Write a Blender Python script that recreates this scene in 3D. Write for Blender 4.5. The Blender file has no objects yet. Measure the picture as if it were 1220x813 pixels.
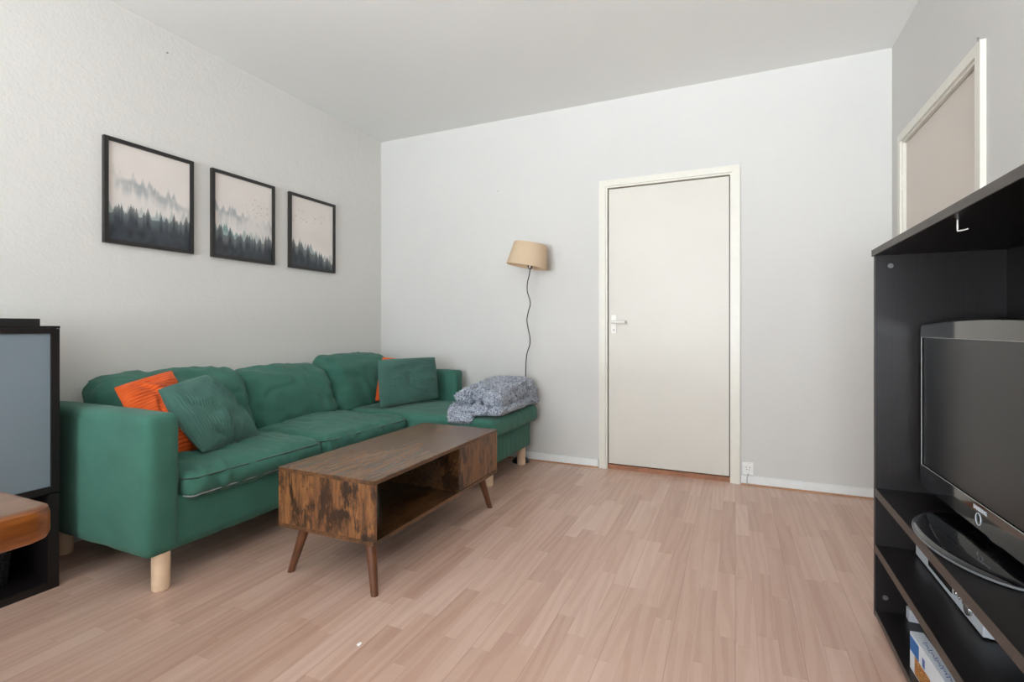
import bpy, bmesh, math, random
import numpy as np
from mathutils import Vector, Matrix, noise, Euler
random.seed(7)
S = bpy.context.scene
C = S.collection
PI = math.pi
# ------------------------------------------------------------------ room figures (metres)
XL, XR, YB, YF, HC = -2.804, 0.822, 3.52, -3.7, 2.60
CAM_H = 0.992

# ------------------------------------------------------------------ colour helpers
def lin(c):
    return tuple((v/255/12.92) if v/255 <= .04045 else ((v/255+.055)/1.055)**2.4 for v in c)
def rgba(c): return lin(c) + (1,)

# ------------------------------------------------------------------ materials
class NT:
    def __init__(s, name):
        s.m = bpy.data.materials.new(name); s.m.use_nodes = True
        s.t = s.m.node_tree; s.n = s.t.nodes; s.l = s.t.links
        s.b = s.n['Principled BSDF']
    def node(s, typ, **kw):
        n = s.n.new(typ)
        for k, v in kw.items():
            if k.startswith('i_'):
                key = k[2:]
                key = int(key) if key.isdigit() else key.replace('_', ' ')
                n.inputs[key].default_value = v
            else: setattr(n, k, v)
        return n
    def link(s, a, b): s.l.new(a, b)
    def coords(s, kind='Object', scale=(1,1,1), rot=(0,0,0), loc=(0,0,0)):
        tc = s.node('ShaderNodeTexCoord'); mp = s.node('ShaderNodeMapping')
        mp.inputs['Scale'].default_value = scale; mp.inputs['Rotation'].default_value = rot
        mp.inputs['Location'].default_value = loc
        s.link(tc.outputs[kind], mp.inputs[0]); return mp.outputs[0]
    def noise(s, vec, scale, detail=3, rough=.5, dist=0):
        n = s.node('ShaderNodeTexNoise'); s.link(vec, n.inputs['Vector'])
        n.inputs['Scale'].default_value = scale; n.inputs['Detail'].default_value = detail
        n.inputs['Roughness'].default_value = rough; n.inputs['Distortion'].default_value = dist
        return n.outputs['Fac']
    def ramp(s, fac, stops, interp='LINEAR'):
        r = s.node('ShaderNodeValToRGB'); e = r.color_ramp.elements; r.color_ramp.interpolation = interp
        while len(e) < len(stops): e.new(.5)
        for k, (p, c) in enumerate(stops): e[k].position = p; e[k].color = c
        s.link(fac, r.inputs[0]); return r.outputs[0]
    def mix(s, fac, a, b, mode='MIX'):
        m = s.node('ShaderNodeMix', data_type='RGBA', blend_type=mode)
        for v, i in ((fac, 0), (a, 6), (b, 7)):
            if hasattr(v, 'links'): s.link(v, m.inputs[i])
            else: m.inputs[i].default_value = v
        return m.outputs[2]
    def math(s, op, a, b=0, c=None):
        m = s.node('ShaderNodeMath', operation=op)
        for v, i in ((a, 0), (b, 1), (c, 2)):
            if v is None: continue
            if hasattr(v, 'links'): s.link(v, m.inputs[i])
            else: m.inputs[i].default_value = v
        return m.outputs[0]
    def bump(s, h, strength=.3, dist=.002, prev=None):
        b = s.node('ShaderNodeBump'); b.inputs['Strength'].default_value = strength
        b.inputs['Distance'].default_value = dist; s.link(h, b.inputs['Height'])
        if prev: s.link(prev, b.inputs['Normal'])
        s.link(b.outputs[0], s.b.inputs['Normal']); return b.outputs[0]
    def base(s, v, rough=None, spec=None, metal=None):
        if hasattr(v, 'links'): s.link(v, s.b.inputs['Base Color'])
        else: s.b.inputs['Base Color'].default_value = v
        if rough is not None: s.b.inputs['Roughness'].default_value = rough
        if spec is not None: s.b.inputs['Specular IOR Level'].default_value = spec
        if metal is not None: s.b.inputs['Metallic'].default_value = metal

def speckled(name, c, rough=.5, var=.08, scale=20, bump=0, bscale=200, spec=.5, metal=0, bdist=.001):
    """one colour with a slight mottling and a fine bump"""
    t = NT(name); v = t.coords()
    a = tuple(x*(1-var) for x in lin(c))+(1,); b = tuple(min(1, x*(1+var)) for x in lin(c))+(1,)
    t.base(t.ramp(t.noise(v, scale), [(.3, a), (.7, b)]), rough, spec, metal)
    if bump: t.bump(t.noise(v, bscale, 3), bump, bdist)
    return t.m

def plaster(name, c, strength, scale, dist):
    t = NT(name); v = t.coords('Object')
    a = tuple(x*.975 for x in lin(c))+(1,)
    t.base(t.ramp(t.noise(v, 1.3, 4), [(.35, a), (.65, rgba(c))]), .9, .2)
    n1 = t.noise(v, scale, 4, .6); n2 = t.noise(v, scale*.23, 2)
    t.bump(t.math('ADD', n1, t.math('MULTIPLY', n2, .8)), strength, dist)
    return t.m

def floor_mat():
    t = NT('laminate_floor'); tc = t.node('ShaderNodeTexCoord'); sp = t.node('ShaderNodeSeparateXYZ')
    t.link(tc.outputs['Object'], sp.inputs[0])
    W, Lg = .0625, .46
    xs = t.math('DIVIDE', sp.outputs['X'], W); row = t.math('FLOOR', xs); fx = t.math('SUBTRACT', xs, row)
    wn = t.node('ShaderNodeTexWhiteNoise', noise_dimensions='1D'); t.link(row, wn.inputs['W'])
    ys = t.math('ADD', t.math('DIVIDE', sp.outputs['Y'], Lg), t.math('MULTIPLY', wn.outputs['Value'], 7.3))
    col = t.math('FLOOR', ys); fy = t.math('SUBTRACT', ys, col)
    cb = t.node('ShaderNodeCombineXYZ'); t.link(row, cb.inputs[0]); t.link(col, cb.inputs[1])
    w2 = t.node('ShaderNodeTexWhiteNoise', noise_dimensions='2D'); t.link(cb.outputs[0], w2.inputs['Vector'])
    # grain, offset per strip
    off = t.node('ShaderNodeVectorMath', operation='MULTIPLY_ADD')
    t.link(w2.outputs['Color'], off.inputs[0]); off.inputs[1].default_value = (9, 9, 9); t.link(tc.outputs['Object'], off.inputs[2])
    mp = t.node('ShaderNodeMapping'); mp.inputs['Scale'].default_value = (1, .11, 1); t.link(off.outputs[0], mp.inputs[0])
    g1 = t.noise(mp.outputs[0], 26, 4, .6, 1.2)
    wv = t.node('ShaderNodeTexWave', wave_type='BANDS', bands_direction='X'); t.link(mp.outputs[0], wv.inputs[0])
    wv.inputs['Scale'].default_value = 7; wv.inputs['Distortion'].default_value = 18; wv.inputs['Detail'].default_value = 2
    wv.inputs['Detail Scale'].default_value = .8
    fine = t.noise(mp.outputs[0], 170, 3, .6)
    base = t.ramp(w2.outputs['Value'], [(0, rgba((184, 148, 129))), (.4, rgba((201, 167, 148))), (.8, rgba((210, 178, 160))), (1, rgba((218, 189, 173)))])
    c = t.mix(.17, base, t.ramp(g1, [(.3, rgba((174, 139, 123))), (.7, rgba((211, 182, 168)))]))
    c = t.mix(.2, c, t.ramp(wv.outputs['Fac'], [(.25, rgba((172, 131, 112))), (.6, rgba((208, 178, 163)))]))
    c = t.mix(.1, c, t.ramp(fine, [(.3, rgba((178, 140, 121))), (.7, rgba((208, 178, 163)))]))
    seam = t.math('ADD', t.math('LESS_THAN', fx, .018), t.math('LESS_THAN', fy, .0022))
    third = t.math('LESS_THAN', t.math('FRACT', t.math('DIVIDE', t.math('ADD', xs, .01), 3)), .008)
    seam = t.math('MINIMUM', t.math('ADD', t.math('MULTIPLY', seam, .3), t.math('MULTIPLY', third, .4)), .7)
    c = t.mix(seam, c, rgba((138, 96, 76)))
    t.base(c, .3, .5)
    t.link(t.ramp(g1, [(.2, (.36,)*3+(1,)), (.8, (.27,)*3+(1,))]), t.b.inputs['Roughness'])
    t.bump(t.noise(mp.outputs[0], 120, 3), .06, .001)
    return t.m

def rustic(name, grain='y', lightness=1.0, amount=.5, rough=.42, grey=0, edge=.5, bs=10):
    t = NT(name)
    sc = {'x': (.1, 1, 1), 'y': (1, .1, 1), 'z': (1, 1, .12)}[grain]
    v = t.coords('Object', sc); vb = t.coords('Object', {'x': (.35, 1, 1), 'y': (1, .35, 1), 'z': (1, 1, .4)}[grain], loc=(3.1, 1.7, .4))
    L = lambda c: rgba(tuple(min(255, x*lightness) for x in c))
    g = t.noise(v, 38, 5, .65, .6)
    c = t.ramp(g, [(.25, L((70, 50, 38))), (.45, L((116, 80, 50))), (.6, L((156, 108, 64))), (.8, L((122, 88, 60)))])
    f = t.noise(v, 150, 3, .6)
    c = t.mix(.35, c, t.ramp(f, [(.35, L((50, 33, 26))), (.65, L((160, 104, 58)))]))
    bl = t.noise(vb, bs, 5, .72, .3)
    k = t.ramp(bl, [(edge, (0, 0, 0, 1)), (edge+.09, (1, 1, 1, 1))])
    c = t.mix(t.math('MULTIPLY', k, amount), c, L((32, 23, 20)))
    b2 = t.noise(vb, 3.3, 3, .5, .2)
    c = t.mix(t.math('MULTIPLY', t.ramp(b2, [(.45, (0, 0, 0, 1)), (.7, (1, 1, 1, 1))]), .4), c, L((84, 56, 40)))
    if grey: c = t.mix(grey, c, L((104, 88, 78)))  # greyed top: the pale wall's reflection mixed into the wood colour
    t.base(c, rough, .5); t.bump(f, .08, .001)
    return t.m

def cloth(name, c, weave=900, rough=.85, sheen=.3, var=.1):
    t = NT(name); v = t.coords()
    a = tuple(x*(1-var) for x in lin(c))+(1,); b = tuple(min(1, x*(1+var)) for x in lin(c))+(1,)
    t.base(t.ramp(t.noise(v, 5, 3), [(.3, a), (.7, b)]), rough, .3)
    t.b.inputs['Sheen Weight'].default_value = sheen; t.b.inputs['Sheen Roughness'].default_value = .5
    n = t.bump(t.noise(v, weave, 2), .25, .0006)
    t.bump(t.noise(t.coords('Object', (1, 1, .5)), 16, 4, .6, .5), .35, .006, n)
    return t.m

def blackbrown(name, c=(27, 23, 23), rough=.33, g='y'):
    t = NT(name); v = t.coords('Object', {'y': (1, .06, 1), 'z': (1, 1, .06), 'x': (.06, 1, 1)}[g])
    n = t.noise(v, 160, 4, .6)
    a = tuple(x*.7 for x in lin(c))+(1,); b = tuple(x*1.35 for x in lin(c))+(1,)
    t.base(t.ramp(n, [(.3, a), (.7, b)]), rough, .38); t.bump(n, .12, .0008)
    return t.m

M = {}
M['wall_left'] = plaster('roughcast_wall', (221, 219, 215), .5, 75, .0035)
M['wall'] = plaster('plain_wall', (206, 204, 201), .22, 45, .004)
M['ceiling'] = plaster('ceiling_paint', (232, 232, 230), .12, 40, .003)
M['floor'] = floor_mat()
M['skirting'] = speckled('skirting_paint', (226, 228, 228), .45, .03)
M['cork'] = speckled('cork_strip', (176, 132, 100), .7, .15, 60, .3)
M['door'] = speckled('door_paint', (207, 202, 193), .42, .02, 3, .05, 60)
M['door_shaded'] = speckled('shaded_door_paint', (205, 194, 184), .45, .02, 3, .05, 60)  # door paint with its dimmer, warmer light tinted into the colour
M['frame'] = speckled('frame_paint', (218, 214, 204), .35, .02)
M['threshold'] = speckled('threshold_wood', (150, 100, 72), .45, .2, 30)
M['gap'] = speckled('gap_black', (20, 17, 15), .8, .1)
M['white_plastic'] = speckled('white_plastic', (230, 230, 228), .35, .02)
M['grey_plastic'] = speckled('grey_plastic', (168, 168, 166), .5, .04)
M['rim_grey'] = speckled('rim_grey', (104, 106, 108), .35, .04)
M['chrome'] = speckled('satin_chrome', (214, 212, 210), .25, .03, 10, metal=.9)
M['handle_white'] = speckled('handle_enamel', (228, 224, 218), .35, .02, 10)
M['steel'] = speckled('brushed_steel', (120, 112, 106), .3, .05, 20, metal=.85)
M['dark_metal'] = speckled('dark_metal', (58, 56, 56), .4, .08, 30, metal=.6)
M['green'] = cloth('green_cotton', (57, 105, 91), sheen=.08)
M['green_piping'] = cloth('green_piping', (34, 68, 56))
M['lining'] = speckled('grey_lining', (150, 152, 156), .8, .05)
M['birch'] = speckled('pale_birch', (229, 201, 170), .45, .06, 25)
M['green_cord'] = cloth('green_corduroy', (64, 102, 92), 700, .8, .15, .18)
M['orange_cord'] = cloth('orange_corduroy', (214, 88, 28), 700, .8, .1, .12)
M['top'] = rustic('rustic_top', 'y', .98, .3, .27, .42, .5)
M['rustic_end'] = rustic('rustic_upright', 'z', .98, .92, .36, 0, .475, 16)
M['rustic_edge'] = rustic('rustic_edge', 'y', .78, .5)
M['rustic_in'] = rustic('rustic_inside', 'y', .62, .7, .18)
M['walnut'] = speckled('walnut_stain', (98, 60, 38), .3, .2, 18)
M['blackbrown'] = blackbrown('black_brown_wood')
M['blackbrown_z'] = blackbrown('black_brown_upright', (25, 20, 21), .38, 'z')
M['blackbrown_edge'] = blackbrown('black_brown_edge', (60, 53, 49), .4)
M['matt_black'] = speckled('matt_black', (24, 23, 23), .5, .1, 40)
M['picture_black'] = speckled('picture_frame_black', (34, 32, 31), .35, .1, 40)
M['silver'] = speckled('silver_plastic', (206, 212, 220), .4, .03, 10)
M['screw'] = speckled('screw_metal', (150, 148, 150), .3, .05, 30, metal=.8)
M['card'] = speckled('white_card', (214, 220, 228), .5, .03, 30)
M['card_blue'] = speckled('blue_print', (20, 98, 168), .5, .04, 30)
M['ink_blue'] = speckled('blue_ink', (70, 98, 158), .6, .05, 30)
M['nail'] = speckled('nail_grey', (120, 118, 114), .5, .1, 30)
M['crumb'] = speckled('paper_white', (235, 232, 228), .7, .03, 30)

def gloss_black():
    t = NT('gloss_black'); t.base(t.ramp(t.noise(t.coords(), 3), [(.3, rgba((10, 11, 14))), (.7, rgba((14, 14, 17)))]), .07, .5)
    t.b.inputs['Coat Weight'].default_value = .5; t.b.inputs['Coat Roughness'].default_value = .05
    return t.m
M['gloss'] = gloss_black()
def screen_mat():
    t = NT('lcd_screen'); t.base(t.ramp(t.noise(t.coords(), 2), [(.3, rgba((20, 21, 24))), (.7, rgba((23, 24, 27)))]), .3, .45); return t.m
M['screen'] = screen_mat()
def frosted():
    t = NT('frosted_glass'); t.base(t.ramp(t.noise(t.coords(), 2), [(.3, rgba((132, 146, 156))), (.7, rgba((138, 152, 162)))]), .38, .6)
    t.b.inputs['Transmission Weight'].default_value = .25; return t.m
M['frosted'] = frosted()
def shade_mat():
    t = NT('linen_shade'); v = t.coords('Object', (1, 1, 3))
    t.base(t.ramp(t.noise(v, 180, 3, .7), [(.3, rgba((232, 212, 184))), (.7, rgba((246, 232, 208)))]), .85, .2)
    t.b.inputs['Transmission Weight'].default_value = 0
    t.bump(t.noise(v, 260, 2), .3, .001)
    tr = t.node('ShaderNodeBsdfTranslucent'); tr.inputs[0].default_value = rgba((232, 210, 180))
    mx = t.node('ShaderNodeMixShader'); mx.inputs[0].default_value = .5
    out = t.n['Material Output']; t.link(t.b.outputs[0], mx.inputs[1]); t.link(tr.outputs[0], mx.inputs[2]); t.link(mx.outputs[0], out.inputs[0])
    return t.m
M['shade'] = shade_mat()
def slab_mat(name, top):
    t = NT(name); v = t.coords('Object', (1, .12, 1) if not top else (1, .16, 1))
    n = t.noise(v, 34, 4, .6, .8); f = t.noise(v, 120, 3, .6)
    if top: st = [(.2, rgba((64, 42, 30))), (.5, rgba((104, 72, 50))), (.8, rgba((134, 98, 70)))]
    else: st = [(.2, rgba((52, 25, 10))), (.42, rgba((104, 54, 18))), (.6, rgba((140, 80, 30))), (.85, rgba((70, 36, 14)))]
    c = t.ramp(n, st); c = t.mix(.25, c, t.ramp(f, [(.3, st[0][1]), (.7, st[-2][1])]))
    t.base(c, .3, .5); t.bump(f, .1, .001); return t.m
M['slab'] = slab_mat('acacia_edge', False); M['slab_top'] = slab_mat('acacia_top', True)
def basket_mat():
    t = NT('dark_woven'); v = t.coords('Object', (1, 1, 1), (0, 0, 0))
    w = t.node('ShaderNodeTexVoronoi'); t.link(v, w.inputs['Vector']); w.inputs['Scale'].default_value = 130
    t.base(t.ramp(w.outputs['Distance'], [(.2, rgba((58, 58, 62))), (.6, rgba((20, 20, 22)))]), .5, .5)
    t.bump(w.outputs['Distance'], .8, .004); return t.m
M['basket'] = basket_mat()
def yarn_mat():
    t = NT('chenille_yarn'); v = t.coords()
    vo = t.node('ShaderNodeTexVoronoi'); t.link(v, vo.inputs['Vector']); vo.inputs['Scale'].default_value = 150
    n = t.noise(v, 170, 2, .8); n2 = t.noise(v, 60, 4, .8)
    c = t.ramp(n, [(.38, rgba((28, 34, 54))), (.46, rgba((84, 96, 122))), (.54, rgba((160, 172, 190))), (.62, rgba((240, 243, 248)))])
    c = t.mix(.4, c, t.ramp(n2, [(.4, rgba((58, 64, 80))), (.58, rgba((198, 204, 214)))]))
    t.base(c, .95, .15); t.b.inputs['Sheen Weight'].default_value = .4
    t.bump(n, .8, .004, t.bump(vo.outputs['Distance'], .7, .004)); return t.m
M['yarn'] = yarn_mat()
def vcol_mat(name, rough=.35, coat=.0):
    t = NT(name); a = t.node('ShaderNodeVertexColor'); a.layer_name = 'print'
    t.base(a.outputs[0], rough, .4); t.b.inputs['Coat Weight'].default_value = coat; t.b.inputs['Coat Roughness'].default_value = .08
    return t.m
M['print'] = vcol_mat('print_paper', .5, .4)
M['food_print'] = vcol_mat('food_print', .5)
def pane_mat():
    t = NT('window_pane'); out = t.n['Material Output']
    tr = t.node('ShaderNodeBsdfTransparent'); gl = t.node('ShaderNodeBsdfGlossy'); gl.inputs['Roughness'].default_value = .02
    mx = t.node('ShaderNodeMixShader'); mx.inputs[0].default_value = .06
    t.link(tr.outputs[0], mx.inputs[1]); t.link(gl.outputs[0], mx.inputs[2]); t.link(mx.outputs[0], out.inputs[0]); return t.m
M['pane'] = pane_mat()

# ------------------------------------------------------------------ object helpers
ORG = {}          # world origin of every object, so part meshes can be written in room coordinates
def props(o, label=None, cat=None, group=None, kind=None):
    for k, v in (('label', label), ('category', cat), ('group', group), ('kind', kind)):
        if v: o[k] = v
    return o
def thing(name, loc, label, cat, group=None):
    o = bpy.data.objects.new(name, None); C.objects.link(o); o.location = loc
    o.empty_display_size = .05; ORG[o] = Vector(loc); return props(o, label, cat, group)
def link_mesh(name, me, parent=None, origin=None):
    """me is in room coordinates; shift it to its origin and link it"""
    org = ORG[parent] if parent else Vector(origin or (0, 0, 0))
    me.transform(Matrix.Translation(-org))
    o = bpy.data.objects.new(name, me); C.objects.link(o); ORG[o] = org
    if parent: o.parent = parent
    else: o.location = org
    return o
def obj(name, bm, mat, parent=None, origin=None, smooth=False, bevel=0):
    if bevel: bmesh.ops.bevel(bm, geom=[e for e in bm.edges if e.is_manifold and e.calc_face_angle(0) > .6], offset=bevel, segments=2, profile=.5, affect='EDGES')
    bmesh.ops.recalc_face_normals(bm, faces=bm.faces)
    me = bpy.data.meshes.new(name); bm.to_mesh(me); bm.free()
    for m in (mat if isinstance(mat, (list, tuple)) else [mat]): me.materials.append(m)
    if smooth:
        me.polygons.foreach_set('use_smooth', [True]*len(me.polygons))
        if smooth == 'auto': me.set_sharp_from_angle(angle=math.radians(38))
    return link_mesh(name, me, parent, origin)
def box(bm, x0, x1, y0, y1, z0, z1, mi=0):
    vs = [bm.verts.new((x, y, z)) for x in (x0, x1) for y in (y0, y1) for z in (z0, z1)]
    fs = []
    for q in ((0,1,3,2), (4,6,7,5), (0,4,5,1), (2,3,7,6), (0,2,6,4), (1,5,7,3)):
        f = bm.faces.new([vs[i] for i in q]); f.material_index = mi; fs.append(f)
    return vs
def B(*a, **k):
    bm = bmesh.new(); box(bm, *a, **k); return bm
def ring(bm, c, u, v, r, n): return [bm.verts.new(c + u*(r*math.cos(2*PI*i/n)) + v*(r*math.sin(2*PI*i/n))) for i in range(n)]
def frame_of(d):
    d = d.normalized(); a = Vector((0, 0, 1)) if abs(d.z) < .9 else Vector((1, 0, 0))
    u = d.cross(a).normalized(); return u, d.cross(u).normalized()
def tube(bm, pts, rad, n=12, cap=True, closed=False):
    pts = [Vector(p) for p in pts]; N = len(pts)
    rad = rad if isinstance(rad, (list, tuple)) else [rad]*N
    rings = []; u0 = None
    for i, p in enumerate(pts):
        d = (pts[(i+1) % N]-pts[i-1]) if (closed or 0 < i < N-1) else (pts[1]-pts[0] if i == 0 else pts[-1]-pts[-2])
        d.normalize()
        if u0 is None: u, v = frame_of(d)
        else: u = (u0 - d*u0.dot(d)).normalized(); v = d.cross(u)
        u0 = u; rings.append(ring(bm, p, u, v, rad[i], n))
    m = N if closed else N-1
    for i in range(m):
        a, b = rings[i], rings[(i+1) % N]
        for k in range(n): bm.faces.new((a[k], a[(k+1) % n], b[(k+1) % n], b[k]))
    if cap and not closed: bm.faces.new(rings[0][::-1]); bm.faces.new(rings[-1])
    return bm
def lathe(bm, prof, c=(0, 0, 0), n=32, sx=1, sy=1, cap=True):
    """prof: (radius, z) from bottom to top"""
    rings = [[bm.verts.new((c[0]+sx*r*math.cos(2*PI*k/n), c[1]+sy*r*math.sin(2*PI*k/n), c[2]+z)) for k in range(n)] for r, z in prof]
    for a, b in zip(rings, rings[1:]):
        for k in range(n): bm.faces.new((a[k], a[(k+1) % n], b[(k+1) % n], b[k]))
    if cap: bm.faces.new(rings[0][::-1]); bm.faces.new(rings[-1])
    return bm
def smooth_path(ctrl, per=6):
    P = [Vector(p) for p in ctrl]; out = []
    for i in range(len(P)-1):
        p0, p1, p2, p3 = P[max(i-1, 0)], P[i], P[i+1], P[min(i+2, len(P)-1)]
        for k in range(per):
            t = k/per
            out.append(.5*((2*p1)+(p2-p0)*t+(2*p0-5*p1+4*p2-p3)*t*t+(3*p1-p0-3*p2+p3)*t**3))
    out.append(P[-1]); return out
def struct(name, bm, mat, **k): return props(obj(name, bm, mat, **k), kind='structure')
def nz(x, y, z): return noise.noise(Vector((x, y, z)))

# ------------------------------------------------------------------ ROOM SHELL
T = .12
struct('floor', B(XL-T, XR+T, YF-T, YB+T, -.1, 0), M['floor'])
struct('ceiling', B(XL-T, XR+T, YF-T, YB+T, HC, HC+.1), M['ceiling'])
struct('wall_left', B(XL-T, XL, YF-T, YB+T, 0, HC), M['wall_left'])
def wall_with_hole(name, axis, pos0, pos1, a0, a1, h0, h1, z0, z1, mat):
    bm = bmesh.new()
    def q(u0, u1, w0, w1):
        if u1-u0 < 1e-4 or w1-w0 < 1e-4: return
        if axis == 'y': box(bm, u0, u1, pos0, pos1, w0, w1)
        else: box(bm, pos0, pos1, u0, u1, w0, w1)
    q(a0, h0, 0, HC); q(h1, a1, 0, HC); q(h0, h1, z1, HC); q(h0, h1, 0, z0)
    return struct(name, bm, mat)
DX0, DX1, DZ = -.868, .012, 2.005           # rough opening of the rear door
wall_with_hole('wall_back', 'y', YB, YB+T, XL, XR, DX0, DX1, 0, DZ, M['wall'])
D2A, D2B = 2.37, 3.31                       # rough opening of the side door
wall_with_hole('wall_right', 'x', XR, XR+T, YF-T, YB+T, D2A, D2B, 0, 2.0, M['wall'])
WX0, WX1, WZ0, WZ1 = -2.1, .45, .6, 2.42
wall_with_hole('wall_front', 'y', YF-T, YF, XL, XR, WX0, WX1, WZ0, WZ1, M['wall'])

# window in the wall behind the camera (daylight comes through it)
w = struct('window_1', B(WX0, WX1, YF-T, YF+.02, WZ0-.03, WZ0), M['frame'])
bm = bmesh.new()
for a, b_ in ((WX0, WX0+.06), (WX0+.94, WX0+1.0), (WX1-1.0, WX1-.94), (WX1-.06, WX1)): box(bm, a, b_, YF-.09, YF-.03, WZ0, WZ1)
for a, b_ in ((WZ0, WZ0+.06), (WZ1-.06, WZ1)): box(bm, WX0, WX1, YF-.09, YF-.03, a, b_)
obj('window_frame', bm, M['frame'], w)
obj('pane', B(WX0+.02, WX1-.02, YF-.062, YF-.058, WZ0+.02, WZ1-.02), M['pane'], w)

# skirting boards
def skirting(name, bm, mat=M['skirting']): return struct(name, bm, mat)
bm = bmesh.new(); box(bm, XL+.012, DX0-.02, YB-.012, YB, 0, .058); skirting('baseboard_back', bm)
bm = bmesh.new(); box(bm, .034, XR, YB-.012, YB, 0, .058); skirting('baseboard_back_right', bm)
skirting('baseboard_left', B(XL, XL+.012, YF, YB, 0, .058))
bm = bmesh.new(); box(bm, XR-.012, XR, D2B+.06, YB-.012, 0, .058); box(bm, XR-.012, XR, YF, D2A-.06, 0, .058); skirting('baseboard_right', bm)
bm = bmesh.new(); box(bm, XL+.012, DX0-.02, YB-.021, YB-.012, 0, .009); box(bm, .034, XR-.012, YB-.021, YB-.012, 0, .009)
struct('trim_1', bm, M['cork'])

# rear door: frame, leaf, handle
def casing(bm, a0, a1, zt, f):
    """f(a0,a1,depth0,depth1,z0,z1): outer board and inner stop"""
    f(a0, a0+.045, -.018, .03, 0, zt); f(a1-.045, a1, -.018, .03, 0, zt); f(a0+.045, a1-.045, -.018, .03, zt-.042, zt)
    f(a0+.045, a0+.058, -.008, .1, 0, zt-.042); f(a1-.058, a1-.045, -.008, .1, 0, zt-.042); f(a0+.058, a1-.058, -.008, .1, zt-.054, zt-.042)
bm = bmesh.new(); casing(bm, -.882, .028, 2.032, lambda a, b, d0, d1, z0, z1: box(bm, a, b, YB+d0, YB+d1, z0, z1))
struct('trim_2', bm, M['frame'], bevel=.002)
d1 = struct('door_1', B(-.818, -.036, YB+.012, YB+.05, .036, 1.972), M['door'], bevel=.002)
bm = bmesh.new(); box(bm, -.799, -.763, YB+.005, YB+.012, .955, 1.083)
plate = obj('handle_plate', bm, M['handle_white'], d1, bevel=.002)
bm = bmesh.new(); tube(bm, smooth_path([(-.781, YB+.01, 1.034), (-.781, YB-.035, 1.034), (-.772, YB-.045, 1.034), (-.74, YB-.047, 1.034), (-.692, YB-.045, 1.033)], 5), .0108, 12)
obj('door_handle', bm, M['handle_white'], d1, smooth='auto')
bm = bmesh.new(); box(bm, -.7835, -.7785, YB+.0045, YB+.0055, .972, .985)
obj('keyhole', bm, M['gap'], plate)
struct('trim_3', B(-.824, -.03, YB+.002, YB+.1, .0, .03), M['threshold'], bevel=.003)
struct('gap_shade_1', B(-.84, -.02, YB+.056, YB+.1, .03, 2.0), M['gap'])  # black sheet behind the leaf, the door gap's shade put in as colour

# side door in the right wall
bm = bmesh.new(); casing(bm, 2.335, 3.345, 2.03, lambda a, b, d0, d1, z0, z1: box(bm, XR+d0, XR+d1, a, b, z0, z1))
struct('trim_5', bm, M['frame'], bevel=.002)
d2 = struct('door_2', B(XR+.008, XR+.045, 2.396, 3.284, .02, 1.972), M['door_shaded'], bevel=.002)
for z0 in (1.725, .25):
    bm = bmesh.new(); tube(bm, [(XR-.012, 3.3, z0), (XR-.012, 3.3, z0+.085)], .008, 10); box(bm, XR-.01, XR+.01, 3.288, 3.315, z0+.005, z0+.08)
    obj('hinge', bm, M['frame'], d2)
struct('gap_shade_2', B(XR+.05, XR+.09, 2.38, 3.3, 0, 1.99), M['gap'])  # black backing sheet, colours in the shade around the side door leaf

# ------------------------------------------------------------------ soft shapes
def soft_box(name, x0, x1, y0, y1, z0, z1, r, crown, mat, parent, res=.02, wr=.004, wf=(9, 5, 9), seed=0, taper=None, post=None, sag=0):
    """rounded, crowned, wrinkled box mesh; the six faces are grids welded together"""
    h = Vector(((x1-x0)/2, (y1-y0)/2, (z1-z0)/2)); c0 = Vector(((x0+x1)/2, (y0+y1)/2, (z0+z1)/2))
    bm = bmesh.new()
    nn = [max(6, int(2*h[i]/res)) for i in range(3)]
    for ax in range(3):
        a, b = [(1, 2), (2, 0), (0, 1)][ax]
        for s in (-1, 1):
            g = [[None]*(nn[b]+1) for _ in range(nn[a]+1)]
            for i in range(nn[a]+1):
                for j in range(nn[b]+1):
                    p = [0, 0, 0]; p[ax] = s; p[a] = -1+2*i/nn[a]; p[b] = -1+2*j/nn[b]
                    g[i][j] = bm.verts.new(p)
            for i in range(nn[a]):
                for j in range(nn[b]):
                    q = (g[i][j], g[i+1][j], g[i+1][j+1], g[i][j+1]); bm.faces.new(q if s > 0 else q[::-1])
    bmesh.ops.remove_doubles(bm, verts=bm.verts, dist=1e-5)
    rr = [min(r, h[i]*.999) for i in range(3)]
    for v in bm.verts:
        p = v.co.copy(); q = Vector((p[0]*h[0], p[1]*h[1], p[2]*h[2]))
        c = Vector([max(-(h[i]-rr[i]), min(h[i]-rr[i], q[i])) for i in range(3)])
        d = q-c; k = Vector([d[i]/rr[i] for i in range(3)])
        nrm = k.normalized() if k.length > 1e-6 else Vector((0, 0, 1))
        q = c + Vector([nrm[i]*rr[i] for i in range(3)])
        for i in range(3):
            a, b = [j for j in range(3) if j != i]
            q[i] += p[i]*crown[i]*(1-p[a]**2)*(1-p[b]**2)
        W = q + c0
        if wr:
            wx = W.x*wf[0]+seed*3.7; wy = W.y*wf[1]+seed*1.3; wz = W.z*wf[2]
            warp = nz(wx*.5, wy*.5, wz*.5+seed)*1.8
            f = 1-abs(nz(wx+warp, wy+warp, wz))*2.6
            g = nz(wx*2.2+5, wy*2.2, wz*2.2+warp)
            q = q + nrm*(wr*(f*.8+g*.6))
        if sag: q.z -= sag*(1-p[1]**2)*max(0, p[2])
        if taper: q = taper(q, p, h)
        q = q + c0
        if post: q = post(q, p)
        v.co = q
    return obj(name, bm, mat, parent, smooth=True)

SOFA_F, SOFA_B = -1.965, -2.775
sofa = thing('corner_sofa', (-2.35, 2.28, 0), 'long green fabric corner sofa on pale round wooden legs along the left wall', 'sofa')
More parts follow.
